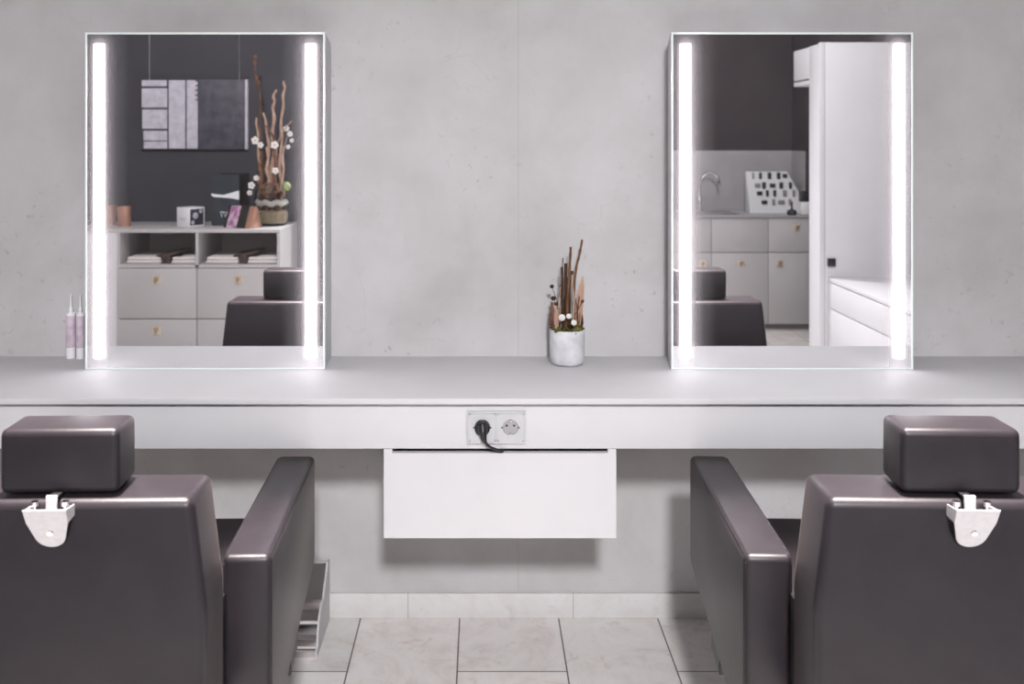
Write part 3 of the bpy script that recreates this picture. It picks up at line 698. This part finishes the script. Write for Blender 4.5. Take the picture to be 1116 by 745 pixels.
# white display stand with small dark samples
DY = 5.05
t = thing('sample_display', 'slanted white display stand with rows of small dark samples on the kitchenette', 'display stand', (PM(845, 232, DY).x, -DY, KT))
A = [PM(816.5, 187.5, DY), PM(862, 187.5, DY), PM(884, 231, DY), PM(817.5, 231, DY)]
zb = KT+.0005
def lean(x, z): return Vector((x, -DY-.10*(z-zb)/.32, z))
bm = NB(); pts = [(A[3].x, zb), (A[2].x, zb), (A[1].x, A[1].z), (A[0].x, A[0].z)]
fr_ = [bm.verts.new(lean(*p)) for p in pts]; bk = [bm.verts.new(lean(*p)+Vector((0, -.025 if i > 1 else -.13, 0))) for i, p in enumerate(pts)]
bm.faces.new(fr_); bm.faces.new(bk[::-1])
for i in range(4): bm.faces.new((fr_[i], bk[i], bk[(i+1) % 4], fr_[(i+1) % 4]))
bmesh.ops.recalc_face_normals(bm, faces=bm.faces[:]); obj('display_board', bm, M['acrylic'], t)
for row, (py, items) in enumerate(((192, ((824, 2), (832, 3), (842, 4), (852, 4), (859, 5))), (202.5, ((828, 6), (835, 4), (844.5, 6), (854, 4), (864, 3))), (211, ((829.5, 6), (838, 3), (846, 3), (857, 4), (867, 3))), (220.5, ((834, 6), (844, 3), (852.5, 7), (862, 3))))):
    for px, wpx in items:
        q = PM(px, py, DY); w = wpx*.5*7.7/F; hgt = .016 if wpx > 4 else .026
        c = lean(q.x, q.z)
        obj('sample', box(NB(), c.x-w, c.x+w, c.y-.004, c.y+.012, c.z-hgt, c.z+hgt, .003), random.choice([M['boxblack'], M['boxslate'], M['plinth']]), t)
t = thing('capped_bottle', 'white bottle with a square black cap at the right end of the kitchenette', 'bottle', (PM(877, 228, 4.93).x, -4.93, KT))
x = PM(877, 228, 4.93).x
obj('bottle_body', box(NB(), x-.033, x+.033, -4.963, -4.897, KT, KT+.10, .008, 3), M['bottle'], t)
obj('cap', box(NB(), x-.036, x+.036, -4.966, -4.894, KT+.10, KT+.18, .004), M['black'], t, label='square black cap')
q = PM(863, 230, 4.86)
t = thing('powder_brush', 'round black brush standing on the kitchenette worktop in front of the display', 'brush', (q.x, -4.86, KT))
obj('brush_head', lathe(NB(), [(0, 0), (.03, 0), (.038, .015), (.034, .035), (.014, .045), (0, .046)], (q.x, -4.86, KT), 20), M['black'], t)
obj('brush_stem', lathe(NB(), [(.008, .04), (.007, .10), (.004, .105), (0, .105)], (q.x, -4.86, KT), 12), M['black'], t)

# tall white cabinet on the right and the low drawer unit before it
TY, TX = -3.156, 1.99
t = thing('tall_cabinet', 'tall white cabinet by the right wall with a black square handle', 'cabinet', (2.26, -3.25, 0))
obj('body', box(NB(), TX, XR-.003, TY-.184, TY-.02, 0, 2.008, .001), M['whitecab'], t)
d = obj('cabinet_door', box(NB(), TX+.033, XR-.003, TY-.02, TY, .01, 2.017, .0015), M['whitecab'], t)
obj('handle', box(NB(), 2.035, 2.082, TY-.001, TY+.014, .698, .745, .002), M['black'], d, label='black square handle')
obj('side_post', box(NB(), TX, TX+.031, TY-.02, TY, 0, 2.017, .0015), M['whitecab'], t)
obj('upper_box', box(NB(), TX, XR-.003, -3.636, TY-.184, 1.815, 2.004, .001), M['whitecab'], t)
obj('shelf_board', box(NB(), TX, XR-.003, -3.636, TY-.184, 1.778, 1.804, .001), M['whitecab'], t)
t = thing('low_drawer_unit', 'low white drawer unit along the right wall before the tall cabinet', 'drawer unit', (2.28, -2.1, 0))
LX = 2.038
obj('carcass', box(NB(), LX+.02, XR-.003, TY+.002, -1.1, 0, .610), M['whitecab'], t)
obj('unit_top', box(NB(), LX, XR-.003, TY+.002, -1.1, .612, .633, .001), M['whitecab'], t)
obj('end_post', box(NB(), LX, LX+.02, TY+.002, TY+.045, 0, .610), M['whitecab'], t)
for ya, yb in ((TY+.048, -2.128), (-2.122, -1.1)):
    for za, zb_ in ((.460, .606), (.235, .454), (.03, .229)):
        obj('drawer', box(NB(), LX, LX+.02, ya, yb, za, zb_, .0015), M['whitecab'], t)

for o in bpy.data.objects:
    if '_o' in o: del o['_o']
